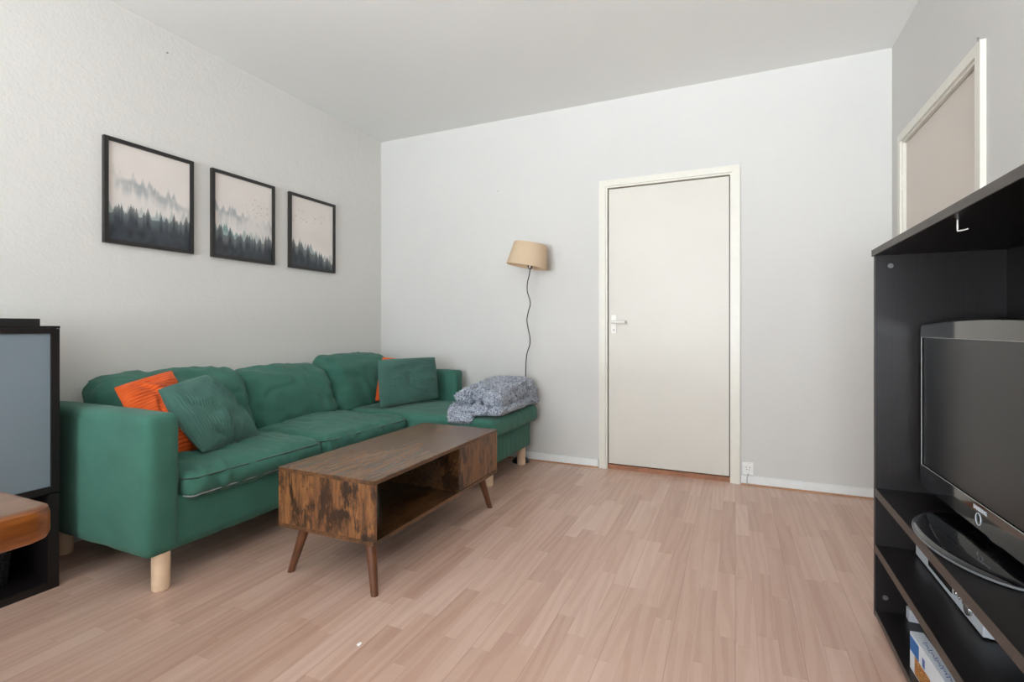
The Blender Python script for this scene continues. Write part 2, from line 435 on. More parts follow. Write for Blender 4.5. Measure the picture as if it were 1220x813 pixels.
# base
soft_box('base_frame', -2.72, SOFA_F, 1.2, 3.36, .14, .345, .012, (.002, .002, 0), M['green'], sofa, .03, .0025, (5, 9, 2), 3)
def pleat(q, p):
    if p[0] > .9 or p[1] < -.9: q.x += .0022*nz(q.y*38, q.z*1.5, 2)+.0008*math.sin(q.y*120+4*nz(q.y*9, 0, 0)) if p[0] > .9 else 0
    return q
soft_box('chaise_base', -2.0, -1.365, 2.72, 3.41, .14, .335, .012, (.004, .002, 0), M['green'], sofa, .012, .002, (9, 9, 2), 5, post=pleat)
soft_box('back_frame', SOFA_B, -2.66, 1.2, 3.36, .14, .645, .03, (.002, .002, .002), M['green'], sofa, .03, .003, (5, 5, 5), 8)
def arm_fn(q, p, h): return q
soft_box('armrest', -2.765, -1.957, 1.132, 1.258, .14, .667, .028, (.006, .006, .004), M['green'], sofa, .018, .0022, (6, 6, 6), 1)
soft_box('armrest', -2.765, -1.935, 3.305, 3.425, .14, .667, .028, (.006, .006, .004), M['green'], sofa, .018, .0022, (6, 6, 6), 2)
# seat cushions and their seams
def rim(x0, x1, y0, y1, z, r, n=8):
    pts = []
    for cx, cy, a0 in ((x1-r, y1-r, 0), (x0+r, y1-r, 90), (x0+r, y0+r, 180), (x1-r, y0+r, 270)):
        for k in range(n+1):
            a = math.radians(a0+90*k/n); pts.append((cx+r*math.cos(a), cy+r*math.sin(a), z))
    return pts
from mathutils.bvhtree import BVHTree
def hug(o, pts, lift=0.0):
    """push a seam line on to the surface of its cushion"""
    me = o.data; org = ORG[o]
    tr = BVHTree.FromPolygons([v.co+org for v in me.vertices], [tuple(p.vertices) for p in me.polygons])
    out = []
    for p in pts:
        loc, nrm, _, _ = tr.find_nearest(Vector(p)); out.append(loc+nrm*lift)
    return out
def seat(x0, x1, y0, y1, z0, z1, crown, seed, r=.045):
    s = soft_box('seat_cushion', x0, x1, y0, y1, z0, z1, r, crown, M['green'], sofa, .012, .0085, (6, 15, 6), seed)
    bm = bmesh.new(); tube(bm, hug(s, rim(x0-.001, x1+.001, y0-.001, y1+.001, z0+.008, .05), .0005), .0028, 6, closed=True)
    obj('lining_edge', bm, M['lining'], s, smooth=True)
    bm = bmesh.new()
    pts = [(p[0]+.004, p[1], p[2]-.014*math.sin(PI*min(1, max(0, (p[1]-y0)/(y1-y0))))*0+.002*nz(p[0]*9, p[1]*9, seed)) for p in rim(x0+.005, x1-.0055, y0+.006, y1-.006, z1-.021, .045)]
    tube(bm, hug(s, pts, .001), .0036, 6, closed=True); obj('piping', bm, M['green_piping'], s, smooth=True)
    return s
seat(-2.66, -1.925, 1.263, 1.968, .322, .425, (.008, .0, .042), 11)
seat(-2.66, -1.925, 1.972, 2.692, .322, .425, (.008, .0, .035), 12)
def round_arm(q, p):
    s_ = min(1, max(0, (q.x+1.945)/.03)); s_ = s_*s_*(3-2*s_); k = 3.303+.122*s_
    if q.y > 2.697: q.y = 2.697+(q.y-2.697)*(k-2.697)/(3.425-2.697)
    return q
cc = soft_box('chaise_cushion', -2.66, -1.312, 2.697, 3.425, .322, .436, .034, (.004, .003, .016), M['green'], sofa, .014, .0045, (6, 8, 6), 13, post=round_arm)
# back cushions lean on the frame
def lean(amount, zref=.42):
    def f(q, p, h):
        t = (q.z+h.z)/(2*h.z); q.x -= amount*t; return q
    return f
for (y0, y1, zt, sd) in ((1.285, 1.985, .765, 21), (1.99, 2.625, .742, 22), (2.63, 3.302, .785, 23)):
    s = soft_box('back_cushion', -2.62, -2.385, y0, y1, .40, zt, .085, (.03, .012, .012), M['green'], sofa, .013, .012, (8, 7, 10), sd, taper=lean(.14))
# legs
for x, y in ((-1.995, 1.205), (-2.70, 1.225), (-1.42, 2.83), (-1.425, 3.375), (-2.70, 3.33)):
    bm = bmesh.new(); lathe(bm, [(.027, 0), (.030, .003), (.031, .02), (.031, .143)], (x, y, 0), 24)
    obj('leg', bm, M['birch'], sofa, smooth='auto')

# ------------------------------------------------------------------ scatter cushions
def pillow(name, A, Bc, Cc, Dc, thick, mat, label, ribs=42, vertical=True, seed=0, n=170, fold=.0, group='scatter cushions on the green sofa'):
    """A top left, B top right, C bottom right, D bottom left; corduroy ribs are real relief"""
    A, Bc, Cc, Dc = map(Vector, (A, Bc, Cc, Dc))
    t = np.linspace(-1, 1, n); U, V = np.meshgrid(t, t, indexing='ij')
    pin = .0
    Us = U*(1-pin*(1-V**2)*np.abs(U)**1.2*np.where(np.abs(U) > 0, 1, 0)) ; Vs = V*(1-pin*(1-U**2)*np.abs(V)**1.2)
    cr_ = 1-.02*(U**2*V**2)**2; Us = Us*cr_; Vs = Vs*cr_
    a = (Us+1)/2; b = (Vs+1)/2     # b: 0 bottom, 1 top
    def mixv(i): return (1-b)*((1-a)*Dc[i]+a*Cc[i]) + b*((1-a)*A[i]+a*Bc[i])
    P = np.stack([mixv(i) for i in range(3)], -1)
    nrm = (Bc+Cc-A-Dc).cross(A+Bc-Cc-Dc).normalized(); nv = np.array(nrm)
    prof = ((1-U**2)*(1-V**2)); prof = np.clip(prof, 0, 1)**.55
    wr = np.zeros_like(U)
    for i in range(n):
        for j in range(n):
            x, y = U[i, j], V[i, j]
            w = noise.noise(Vector((x*1.6+seed, y*1.6, seed))); wr[i, j] = noise.noise(Vector((x*2.4+w*2+seed, y*2.4+w, 1.3)))
    R = U if vertical else V
    rib = np.abs(np.sin(R*PI*ribs/2))**.8 * .0058
    edge = np.clip(prof*3, 0, 1)
    vs = []; fs = []
    for s in (1, -1):
        off = s*thick/2*prof + s*rib*edge + wr*.02*edge*(1 if s > 0 else .5)*np.clip(prof*1.5, 0, 1)
        vs.append((P+nv*off[..., None]).reshape(-1, 3))
    idx = np.arange(n*n).reshape(n, n)
    q = np.stack([idx[:-1, :-1], idx[1:, :-1], idx[1:, 1:], idx[:-1, 1:]], -1).reshape(-1, 4)
    f2 = q[:, ::-1]+n*n
    me = bpy.data.meshes.new(name); me.from_pydata(np.concatenate(vs).tolist(), [], np.concatenate([q, f2]).tolist())
    bm = bmesh.new(); bm.from_mesh(me); bmesh.ops.remove_doubles(bm, verts=bm.verts, dist=2e-5)
    org = Vector(((A+Bc+Cc+Dc)/4)); org.z = min(A.z, Bc.z, Cc.z, Dc.z)
    bpy.data.meshes.remove(me)
    o = obj(name, bm, mat, None, origin=org, smooth=True); props(o, label, 'cushion', group)
    bm = bmesh.new(); k = list(range(0, n, 6)); k += [n-1] if k[-1] != n-1 else []
    path = [P[i, 0] for i in k]+[P[n-1, j] for j in k[1:]]+[P[i, n-1] for i in k[::-1][1:]]+[P[0, j] for j in k[::-1][1:-1]]
    tube(bm, [tuple(p) for p in path], .003, 6, closed=True)
    obj('seam', bm, mat, o, smooth=True)
    return o
pillow('scatter_cushion', (-2.44, 1.28, .735), (-2.50, 1.56, .785), (-2.19, 1.535, .437), (-2.2, 1.31, .447), .12, M['orange_cord'],
       'orange corduroy cushion at the near arm of the green sofa, leaning behind a green one', 26, False, 1.1)
pillow('scatter_cushion', (-2.30, 1.375, .722), (-2.37, 1.66, .765), (-2.17, 1.79, .458), (-2.08, 1.425, .458), .15, M['green_cord'],
       'dark green corduroy cushion tilted on one corner, in front of the near orange one', 36, True, 2.7)
pillow('scatter_cushion', (-2.41, 3.04, .772), (-2.13, 3.31, .722), (-2.16, 3.25, .46), (-2.33, 2.86, .475), .11, M['orange_cord'],
       'orange corduroy cushion mostly hidden behind the green one in the far sofa corner', 30, True, 5.2)
pillow('scatter_cushion', (-2.31, 2.865, .766), (-2.055, 3.205, .772), (-2.0, 3.17, .478), (-2.17, 2.715, .462), .12, M['green_cord'],
       'muted green corduroy cushion upright in the far sofa corner near the folded blanket', 36, False, 9.4)

# ------------------------------------------------------------------ blanket on the chaise
def blanket():
    bm = bmesh.new()
    def slab(x0, x1, y0, y1, z0, z1, r, cr, seed, post=None):
        o = soft_box('tmp', x0, x1, y0, y1, z0, z1, r, (0, 0, cr), M['yarn'], None, .015, 0, post=post)
        me = o.data; me.transform(Matrix.Translation(ORG[o])); bm.from_mesh(me); bpy.data.objects.remove(o); bpy.data.meshes.remove(me)
    slab(-1.66, -1.305, 2.755, 3.45, .448, .50, .026, .004, 0)
    slab(-1.64, -1.32, 2.85, 3.45, .49, .565, .036, .012, 1)
    slab(-1.62, -1.34, 2.97, 3.43, .55, .612, .03, .024, 2)
    def cap(p0, p1, r):
        p0, p1 = Vector(p0), Vector(p1); d = p1-p0; n = 14; L = d.length; pts = []; rad = []
        for k in range(n+1):
            t = k/n; s = t*(L+2*r)-r; pts.append(p0+d.normalized()*s)
            e = min(s+r, L+r-s); rad.append(r*math.sqrt(max(.02, 1-(1-min(1, e/r))**2)))
        tube(bm, pts, rad, 18)
    cap((-1.378, 2.815, .532), (-1.39, 3.36, .548), .062)
    cap((-1.59, 2.83, .535), (-1.60, 3.30, .555), .058)
    cap((-1.485, 2.875, .56), (-1.49, 3.33, .58), .056)
    cap((-1.36, 2.80, .485), (-1.42, 3.3, .49), .034)
    cap((-1.47, 2.80, .487), (-1.52, 3.3, .49), .03)
    cap((-1.62, 2.80, .485), (-1.62, 3.3, .49), .034)
    cap((-1.60, 2.705, .435), (-1.50, 2.71, .44), .036)
    cap((-1.61, 2.745, .475), (-1.42, 2.765, .478), .036)
    me = bpy.data.meshes.new('b'); bm.to_mesh(me); bm.free()
    o = bpy.data.objects.new('tmp', me); C.objects.link(o)
    m = o.modifiers.new('r', 'REMESH'); m.mode = 'VOXEL'; m.voxel_size = .0062; m.use_smooth_shade = True
    dg = bpy.context.evaluated_depsgraph_get(); dg.update()
    me2 = bpy.data.meshes.new_from_object(o.evaluated_get(dg)); bpy.data.objects.remove(o)
    bm = bmesh.new(); bm.from_mesh(me2); bm.normal_update()
    for v in bm.verts:
        p = v.co; n = v.normal
        w = nz(p.x*7, p.y*5, p.z*9)
        fold = 1-abs(nz(p.x*13+w*2, p.y*4+w, p.z*17))*3.2
        kn = nz(p.x*75, p.y*75, p.z*75)
        k2 = nz(p.x*150, p.y*150, p.z*150+3)
        down = max(0, -n.z)
        row = math.sin(p.y*330+6*nz(p.x*9, p.y*9, p.z*9))
        v.co = p + n*(((.009*w+.015*fold*(1 if fold > -.2 else .6))+.009*kn+.005*k2+.0016*row)*(1-.85*down)) 
        if v.co.z < .452 and v.co.y > 2.745: v.co.z = .452
    return bm
bl = obj('folded_blanket', blanket(), M['yarn'], None, origin=(-1.49, 3.1, .45), smooth=True)
props(bl, 'fluffy blue-grey knitted blanket folded in a heap on the chaise end', 'blanket')

# ------------------------------------------------------------------ coffee table
ct = thing('coffee_table', (-1.45, 2.0, 0), 'low rustic brown coffee table with open shelf and splayed legs before the sofa', 'table')
tx0, tx1, ty0, ty1, tb, tt = -1.69, -1.208, 1.477, 2.515, .19, .43
obj('tabletop', B(tx0, tx1, ty0, ty1, tt-.016, tt), [M['top']], ct, bevel=.0012)
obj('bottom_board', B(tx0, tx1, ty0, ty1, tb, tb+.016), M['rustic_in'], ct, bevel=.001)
e = obj('end_panel', B(tx0, tx1, ty0, ty0+.016, tb+.016, tt-.016), M['rustic_end'], ct, bevel=.001)
obj('end_panel', B(tx0, tx1, ty1-.016, ty1, tb+.016, tt-.016), M['rustic_end'], ct, bevel=.001)
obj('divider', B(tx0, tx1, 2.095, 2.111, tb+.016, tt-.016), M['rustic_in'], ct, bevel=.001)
obj('door', B(tx1-.018, tx1-.002, 2.113, ty1-.018, tb+.018, tt-.018), M['rustic_end'], ct, bevel=.001)
for z0, z1 in ((tt-.016, tt-.001), (tb+.001, tb+.0155)):
    obj('edge_band', B(tx1, tx1+.0012, ty0+.001, ty1-.001, z0, z1), M['rustic_edge'], ct)
    obj('edge_band', B(tx0+.001, tx1-.001, ty0-.0012, ty0, z0, z1), M['rustic_edge'], ct)
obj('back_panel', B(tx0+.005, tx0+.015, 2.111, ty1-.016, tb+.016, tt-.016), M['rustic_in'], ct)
for (x, y, fx, fy) in ((-1.60, 1.535, -1.655, 1.508), (-1.262, 1.525, -1.222, 1.497), (-1.262, 2.42, -1.238, 2.488), (-1.60, 2.42, -1.655, 2.488)):
    bm = bmesh.new()
    d = Vector((fx-x, fy-y, -tb)); N = 8; rings = []
    for k in range(N+1):
        t = k/N; p = Vector((x, y, tb))+d*t; r = .0215-.0075*t
        rings.append([bm.verts.new(p+Vector((r*math.cos(2*PI*i/20), r*math.sin(2*PI*i/20), 0))) for i in range(20)])
    for a_, b_ in zip(rings, rings[1:]):
        for k in range(20): bm.faces.new((a_[k], a_[(k+1) % 20], b_[(k+1) % 20], b_[k]))
    bm.faces.new(rings[0]); bm.faces.new(rings[-1][::-1])
    obj('leg', bm, M['walnut'], ct, smooth='auto')

# ------------------------------------------------------------------ floor lamp
lamp = thing('floor_lamp', (-1.452, 3.432, 0), 'floor lamp with crooked thin stem and tilted beige linen shade behind the blanket', 'lamp')
bm = bmesh.new(); lathe(bm, [(.064, 0), (.066, .004), (.064, .012), (.05, .026), (.026, .045), (.01, .058), (.006, .062)], (-1.452, 3.432, 0), 36)
obj('base', bm, M['dark_metal'], lamp, smooth='auto')
pts = [(-1.452, 3.434, .05), (-1.446, 3.458, .2), (-1.43, 3.462, .4), (-1.423, 3.452, .609), (-1.41, 3.44, .782), (-1.378, 3.425, .87), (-1.372, 3.412, .926), (-1.383, 3.404, .99), (-1.389, 3.397, 1.053), (-1.374, 3.39, 1.116), (-1.358, 3.385, 1.162), (-1.361, 3.379, 1.202), (-1.376, 3.373, 1.256), (-1.373, 3.367, 1.32), (-1.357, 3.362, 1.373), (-1.347, 3.356, 1.42)]
bm = bmesh.new(); tube(bm, smooth_path(pts, 5), .0038, 10); obj('stem', bm, M['dark_metal'], lamp, smooth=True)
bm = bmesh.new(); lathe(bm, [(.009, 0), (.018, .008), (.0215, .05), (.0215, .085), (.017, .09)], (-1.347, 3.356, 1.415), 20)
obj('socket', bm, M['steel'], lamp, smooth='auto')
# shade, tilted on its socket
axis = Vector((.17, .04, .98)).normalized(); cen = Vector((-1.373, 3.352, 1.433))
rot = Vector((0, 0, 1)).rotation_difference(axis).to_matrix().to_4x4()
bm = bmesh.new(); n = 56
prof = [(.1475, 0), (.1485, .002), (.1185, .166), (.1175, .167), (.1165, .166), (.1455, .003)]
rings = [[bm.verts.new((r*math.cos(2*PI*k/n), r*math.sin(2*PI*k/n), z)) for k in range(n)] for r, z in prof]
for i in range(len(rings)):
    a_, b_ = rings[i], rings[(i+1) % len(rings)]
    for k in range(n): bm.faces.new((a_[k], a_[(k+1) % n], b_[(k+1) % n], b_[k]))
bmesh.ops.transform(bm, matrix=Matrix.Translation(cen) @ rot, verts=bm.verts)
sh = obj('lamp_shade', bm, M['shade'], lamp, smooth='auto')
bm = bmesh.new()
c2 = cen + axis*.075
tube(bm, [c2+rot.to_3x3() @ Vector((.028*math.cos(a), .028*math.sin(a), 0)) for a in [2*PI*k/16 for k in range(16)]], .0015, 6, closed=True)
for k in range(3):
    a = 2*PI*k/3+.4; tube(bm, [c2+rot.to_3x3() @ Vector((.027*math.cos(a), .027*math.sin(a), 0)), c2+rot.to_3x3() @ Vector((.134*math.cos(a), .134*math.sin(a), 0))], .0015, 6)
obj('shade_ring', bm, M['steel'], sh)

# ------------------------------------------------------------------ three framed forest pictures
def forest(k, nu=150, nv=180):
    """misty forest painted per vertex; k picks the picture"""
    rnd = random.Random(40+k); u = np.linspace(0, 1, nu); v = np.linspace(0, 1, nv)
    col = np.zeros((nu, nv, 3))
    def n1(x, s): return noise.noise(Vector((x, s, 0)))
    def trees(nt, hbase, hvar, wmul, slope):
        prof = np.array([hbase + slope(x) + .02*n1(x*5, k+hbase*9) for x in u])
        for _ in range(nt):
            c = rnd.random()*1.1-.05; h = hvar*(.35+rnd.random()); w = h*wmul*(.7+.6*rnd.random())
            b0 = hbase + slope(c)
            for i, x in enumerate(u):
                d = abs(x-c)/w
                if d < 1: prof[i] = max(prof[i], b0 + h*(1-d)**1.2 - .012*abs(math.sin(x*220+c*9)))
        return prof
    soft = .03
    near = {0: lambda x: 0, 1: lambda x: .03*math.cos(x*5), 2: lambda x: .04-.17*x+.03*math.sin(x*6)}[k]
    p_near = trees(34, {0: .27, 1: .235, 2: .24}[k], .10, .45, near)
    p_mid = trees(26, {0: .31, 1: .28, 2: .27}[k], .10, .4, near)
    far = {0: lambda x: .06-.22*x, 1: lambda x: .02-.12*x, 2: lambda x: 0}[k]
    p_far = trees(22, {0: .64, 1: .56, 2: -1}[k], .09, .4, far)
    sky = np.array(lin((226, 218, 212))); fog = np.array(lin((212, 209, 207)))
    dark = np.array(lin((48, 54, 62))); teal = np.array(lin((122, 148, 148))); farc = np.array(lin((140, 150, 154)))
    birds = []
    if k: birds = [(rnd.random()*.75+.05 if k == 2 else .45+rnd.random()*.5, (.62+rnd.random()*.2) if k == 2 else .55+rnd.random()*.17, .004+rnd.random()*.007) for _ in range(26)]
    if k == 1: birds.append((.68, .78, .013))
    if k == 2: birds += [(.55, .735, .018), (.35, .66, .014)]
    def ss(a, b, x): t = min(1, max(0, (x-a)/(b-a))); return t*t*(3-2*t)
    for i, x in enumerate(u):
        for j, y in enumerate(v):
            m = noise.noise(Vector((x*3+k*7, y*6, .5))); m2 = noise.noise(Vector((x*14+k, y*14, 2)))
            c = sky*(1+.05*m)
            if k < 2:
                a = ss(p_far[i]+.02, p_far[i]-.03, y)*ss(p_far[i]-.24, p_far[i]-.04, y)*(.5+.75*m+.45*m2)
                c = c*(1-max(0, min(.8, a)))+farc*max(0, min(.8, a))
                hz = ss(.75, .3, y)*.4; c = c*(1-hz)+fog*hz
            a = ss(p_mid[i]+.02, p_mid[i]-.02, y)*.55*(1+m); c = c*(1-min(1, a))+teal*min(1, a)
            a = ss(p_near[i]+.008, p_near[i]-.008, y); a *= .72+.28*ss(p_near[i], p_near[i]-.16, y)
            c = c*(1-a)+dark*(1+.5*m2+.25*m)*a
            for bx, by, bs in birds:
                dx = abs(x-bx); dy = y-by
                if dx < bs and abs(dy-dx*.35) < max(.004, bs*.35): c = c*.5
            col[i, j] = c
    return col
def vprint(name, mat, parent, P0, eu, ev, col):
    """a flat printed sheet: grid from P0 along eu and ev with a colour at every vertex"""
    nu, nv, _ = col.shape; P0, eu, ev = map(np.array, (P0, eu, ev))
    a, b = np.meshgrid(np.linspace(0, 1, nu), np.linspace(0, 1, nv), indexing='ij')
    vs = (P0+a[..., None]*eu+b[..., None]*ev).reshape(-1, 3)
    idx = np.arange(nu*nv).reshape(nu, nv)
    q = np.stack([idx[:-1, :-1], idx[1:, :-1], idx[1:, 1:], idx[:-1, 1:]], -1).reshape(-1, 4)
    me = bpy.data.meshes.new(name); me.from_pydata(vs.tolist(), [], q.tolist()); me.materials.append(mat)
    at = me.color_attributes.new('print', 'FLOAT_COLOR', 'POINT')
    at.data.foreach_set('color', np.concatenate([col.reshape(-1, 3), np.ones((nu*nv, 1))], 1).clip(0, 1).ravel())
    return link_mesh(name, me, parent)
PIC = ((1.419, 1.859, 'leftmost of three black-framed misty forest pictures, dense dark treetops and no birds'),
       (1.967, 2.405, 'middle of three black-framed misty forest pictures, a few birds over grey treetops'),
       (2.524, 2.955, 'rightmost of three black-framed misty forest pictures, birds above trees sloping down'))
for k, (y0, y1, lab) in enumerate(PIC):
    t = thing('framed_picture', (XL, (y0+y1)/2, 1.408), lab, 'picture', 'forest pictures above the sofa')
    z0, z1 = 1.408, 1.928; xf = XL+.022; w_ = .019
    bm = bmesh.new()
    o = [(y0, z0), (y1, z0), (y1, z1), (y0, z1)]; i_ = [(y0+w_, z0+w_), (y1-w_, z0+w_), (y1-w_, z1-w_), (y0+w_, z1-w_)]
    vo, vi, bo, bi = ([bm.verts.new((x, a, b)) for a, b in L] for L, x in ((o, xf), (i_, xf), (o, XL+.001), (i_, XL+.001)))
    for q in range(4):
        r_ = (q+1) % 4
        for f in ((vo[q], vo[r_], vi[r_], vi[q]), (vo[q], bo[q], bo[r_], vo[r_]), (vi[q], vi[r_], bi[r_], bi[q]), (bo[q], bi[q], bi[r_], bo[r_])): bm.faces.new(f)
    obj('picture_frame', bm, M['picture_black'], t, bevel=.0012)
    vprint('print', M['print'], t, (XL+.012, y0+w_-.002, z0+w_-.002), (0, y1-y0-2*w_+.004, 0), (0, 0, z1-z0-2*w_+.004), forest(k))

# ------------------------------------------------------------------ left glass-door cabinet
cb = thing('storage_cabinet', (-2.6, .66, 0), 'black-brown cabinet with frosted glass door above an open compartment, left of the sofa', 'cabinet')
cx0, cx1, cy0, cy1 = -2.79, -2.395, .262, 1.060
bm = bmesh.new()
box(bm, cx0, cx1, cy1-.018, cy1, 0, .375); box(bm, cx0, cx1, cy0, cy0+.018, 0, .375)
box(bm, cx0, cx1, cy0+.018, cy1-.018, 0, .028); box(bm, cx0, cx1, cy0+.018, cy1-.018, .357, .375)
box(bm, cx0, cx0+.006, cy0+.018, cy1-.018, .028, .357)
box(bm, cx1, cx1+.02, cy1-.034, cy1, 0, .36); box(bm, cx1, cx1+.02, cy0, cy0+.034, 0, .36); box(bm, cx1, cx1+.02, cy0+.034, cy1-.034, 0, .028)
obj('lower_carcass', bm, M['blackbrown_z'], cb)
bm = bmesh.new()
box(bm, cx0, cx1, cy1-.018, cy1, .377, .99); box(bm, cx0, cx1, cy0, cy0+.018, .377, .99)
box(bm, cx0, cx1, cy0+.018, cy1-.018, .377, .395); box(bm, cx0, cx0+.006, cy0+.018, cy1-.018, .395, .975); box(bm, cx0, cx1, cy0+.018, cy1-.018, .66, .676)
obj('upper_carcass', bm, M['blackbrown_z'], cb)
obj('top_panel', B(cx0, cx1+.02, cy0, cy1+.003, .99, 1.0), M['blackbrown'], cb, bevel=.001)
dz0, dz1 = .366, .989; dx = cx1+.002
dr = thing('door', (0, 0, 0), None, None); bpy.data.objects.remove(dr)
bm = bmesh.new(); y0, y1 = cy0+.002, cy1+.001; sw = .026
box(bm, dx, dx+.02, y1-sw, y1, dz0, dz1); box(bm, dx, dx+.02, y0, y0+sw, dz0, dz1)
box(bm, dx, dx+.02, y0+sw, y1-sw, dz0, dz0+.024); box(bm, dx, dx+.02, y0+sw, y1-sw, dz1-.018, dz1)
dr = obj('door', bm, M['blackbrown_z'], cb)
obj('glass', B(dx+.007, dx+.012, y0+sw-.004, y1-sw+.004, dz0+.02, dz1-.015), M['frosted'], dr)
# flat black box on it
bm = bmesh.new(); box(bm, -2.70, -2.47, .62, 1.042, 1.0, 1.028)
fb = obj('flat_box', bm, M['matt_black'], None, origin=(-2.585, .83, 1.0), bevel=.002)
props(fb, 'flat black box lying on top of the glass-door cabinet', 'box')
# woven basket in the lower compartment
bk = thing('storage_basket', (-2.59, .80, .028), 'dark woven basket inside the open compartment under the frosted glass door', 'basket')
bm = bmesh.new(); n = 40
def sq(a, rx, ry):
    c, s = math.cos(a), math.sin(a); k = (abs(c)**5+abs(s)**5)**(-1/5); return rx*c*k, ry*s*k
rows = [(z, .115+.028*z/.27, .165+.03*z/.27) for z in np.linspace(0, .27, 12)]
rings = []
for z, rx, ry in rows: rings.append([bm.verts.new((-2.59+sq(2*PI*k/n, rx, ry)[0], .80+sq(2*PI*k/n, rx, ry)[1], .0285+z)) for k in range(n)])
for z, rx, ry in rows[::-1]: rings.append([bm.verts.new((-2.59+sq(2*PI*k/n, rx-.006, ry-.006)[0], .80+sq(2*PI*k/n, rx-.006, ry-.006)[1], .0345+z*.98)) for k in range(n)])
for a_, b_ in zip(rings, rings[1:]):
    for k in range(n): bm.faces.new((a_[k], a_[(k+1) % n], b_[(k+1) % n], b_[k]))
bm.faces.new(rings[0][::-1]); bm.faces.new(rings[-1])
obj('basket_body', bm, M['basket'], bk, smooth='auto')
bm = bmesh.new(); tube(bm, [(-2.59+sq(2*PI*k/n, .145, .197)[0], .80+sq(2*PI*k/n, .145, .197)[1], .298) for k in range(n)], .006, 8, closed=True)
obj('rim', bm, M['matt_black'], bk, smooth=True)

# ------------------------------------------------------------------ wooden slab table at the left edge
dt = thing('dining_table', (-1.45, -.35, 0), 'glossy brown solid wood table, only its rounded thick corner showing at left', 'table')
def rounded_slab(bm, x0, x1, y0, y1, z0, z1, r, e):
    def loop(ins, z):
        L = []
        for cx, cy, a0 in ((x1-r, y1-r, 0), (x0+r, y1-r, 90), (x0+r, y0+r, 180), (x1-r, y0+r, 270)):
            for k in range(13):
                a = math.radians(a0+90*k/12); L.append(bm.verts.new((cx+(r-ins)*math.cos(a), cy+(r-ins)*math.sin(a), z)))
        return L
    prof = [(e, z0), (e*.3, z0+e*.3), (0, z0+e), (0, z1-e*1.3), (e*.25, z1-e*.45), (e*.75, z1-e*.1), (e*1.6, z1)]
    loops = [loop(i, z) for i, z in prof]; m = len(loops[0])
    for li, (a_, b_) in enumerate(zip(loops, loops[1:])):
        for k in range(m):
            f = bm.faces.new((a_[k], a_[(k+1) % m], b_[(k+1) % m], b_[k])); f.material_index = 1 if li > 4 else 0
    bm.faces.new(loops[0][::-1]); f = bm.faces.new(loops[-1]); f.material_index = 1
bm = bmesh.new(); rounded_slab(bm, -1.92, -.868, -1.15, .390, .697, .745, .036, .010)
tp = obj('tabletop', bm, [M['slab'], M['slab_top']], dt, smooth='auto')
for x in (-1.80, -1.05):
    for y in (-1.0, .02):
        bm = bmesh.new(); box(bm, x-.035, x+.035, y-.035, y+.035, 0, .697); obj('leg', bm, M['slab'], dt, bevel=.004)

# ------------------------------------------------------------------ television cabinet on the right
tv = thing('television_cabinet', (.61, 1.31, 0), 'open black-brown television cabinet with shelves along the right wall', 'cabinet')
fx, bx, ya, yz = .43, .775, .56, 2.06
def shelf(name, z0, z1, x0=fx, a=ya+.02, b=yz-.02, m='blackbrown'):
    o = obj(name, B(x0+.0015, bx, a, b, z0, z1), M[m], tv)
    return o
obj('top_panel', B(fx-.004, bx+.01, ya-.005, yz+.005, 1.235, 1.257), M['blackbrown'], tv, bevel=.0008)
obj('side_panel', B(fx, bx, yz-.02, yz, .022, 1.235), M['blackbrown_z'], tv, bevel=.0008)
obj('side_panel', B(fx, bx, ya, ya+.02, .022, 1.235), M['blackbrown_z'], tv, bevel=.0008)
obj('back_panel', B(bx-.008, bx, ya+.02, yz-.02, .045, 1.235), M['blackbrown_z'], tv)
shelf('shelf', .427, .454); shelf('shelf', .236, .263); shelf('bottom_panel', .025, .045)
for z0, z1 in ((.427, .454), (.236, .263), (.025, .045)):
    obj('edge_band', B(fx, fx+.0014, ya+.02, yz-.02, z0+.0005, z1-.0005), M['blackbrown_edge'], tv)
obj('edge_band', B(fx-.0055, fx-.004, ya-.005, yz+.005, 1.2355, 1.2565), M['blackbrown_edge'], tv)
for x in (fx+.03, bx-.03):
    for y in (ya+.05, yz-.03):
        bm = bmesh.new(); lathe(bm, [(.014, 0), (.016, .003), (.016, .024)], (x, y, 0), 16); obj('foot', bm, M['matt_black'], tv)
for x, z in ((.458, .091), (.472, 1.199)):
    bm = bmesh.new()
    tube(bm, [(x, yz-.0205, z), (x, yz-.0225, z)], [.0085, .0075], 20); tube(bm, [(x, yz-.022, z), (x, yz-.024, z)], [.004, .003], 6)
    obj('cam_fitting', bm, M['screw'], tv)
for z in (.36, .325, .30):
    bm = bmesh.new(); tube(bm, [(.50, yz-.0203, z), (.50, yz-.0207, z)], .003, 12); obj('peg_hole', bm, M['gap'], tv)
# hook under the top
bm = bmesh.new(); tube(bm, smooth_path([(.456, 1.437, 1.236), (.456, 1.437, 1.213), (.4565, 1.434, 1.2095), (.459, 1.428, 1.209), (.4655, 1.410, 1.209)], 5), .0016, 8)
hk = obj('screw_hook', bm, M['crumb'], None, origin=(.456, 1.437, 1.236), smooth=True)
props(hk, 'small white L-shaped hook screwed under the top of the television cabinet', 'hook')

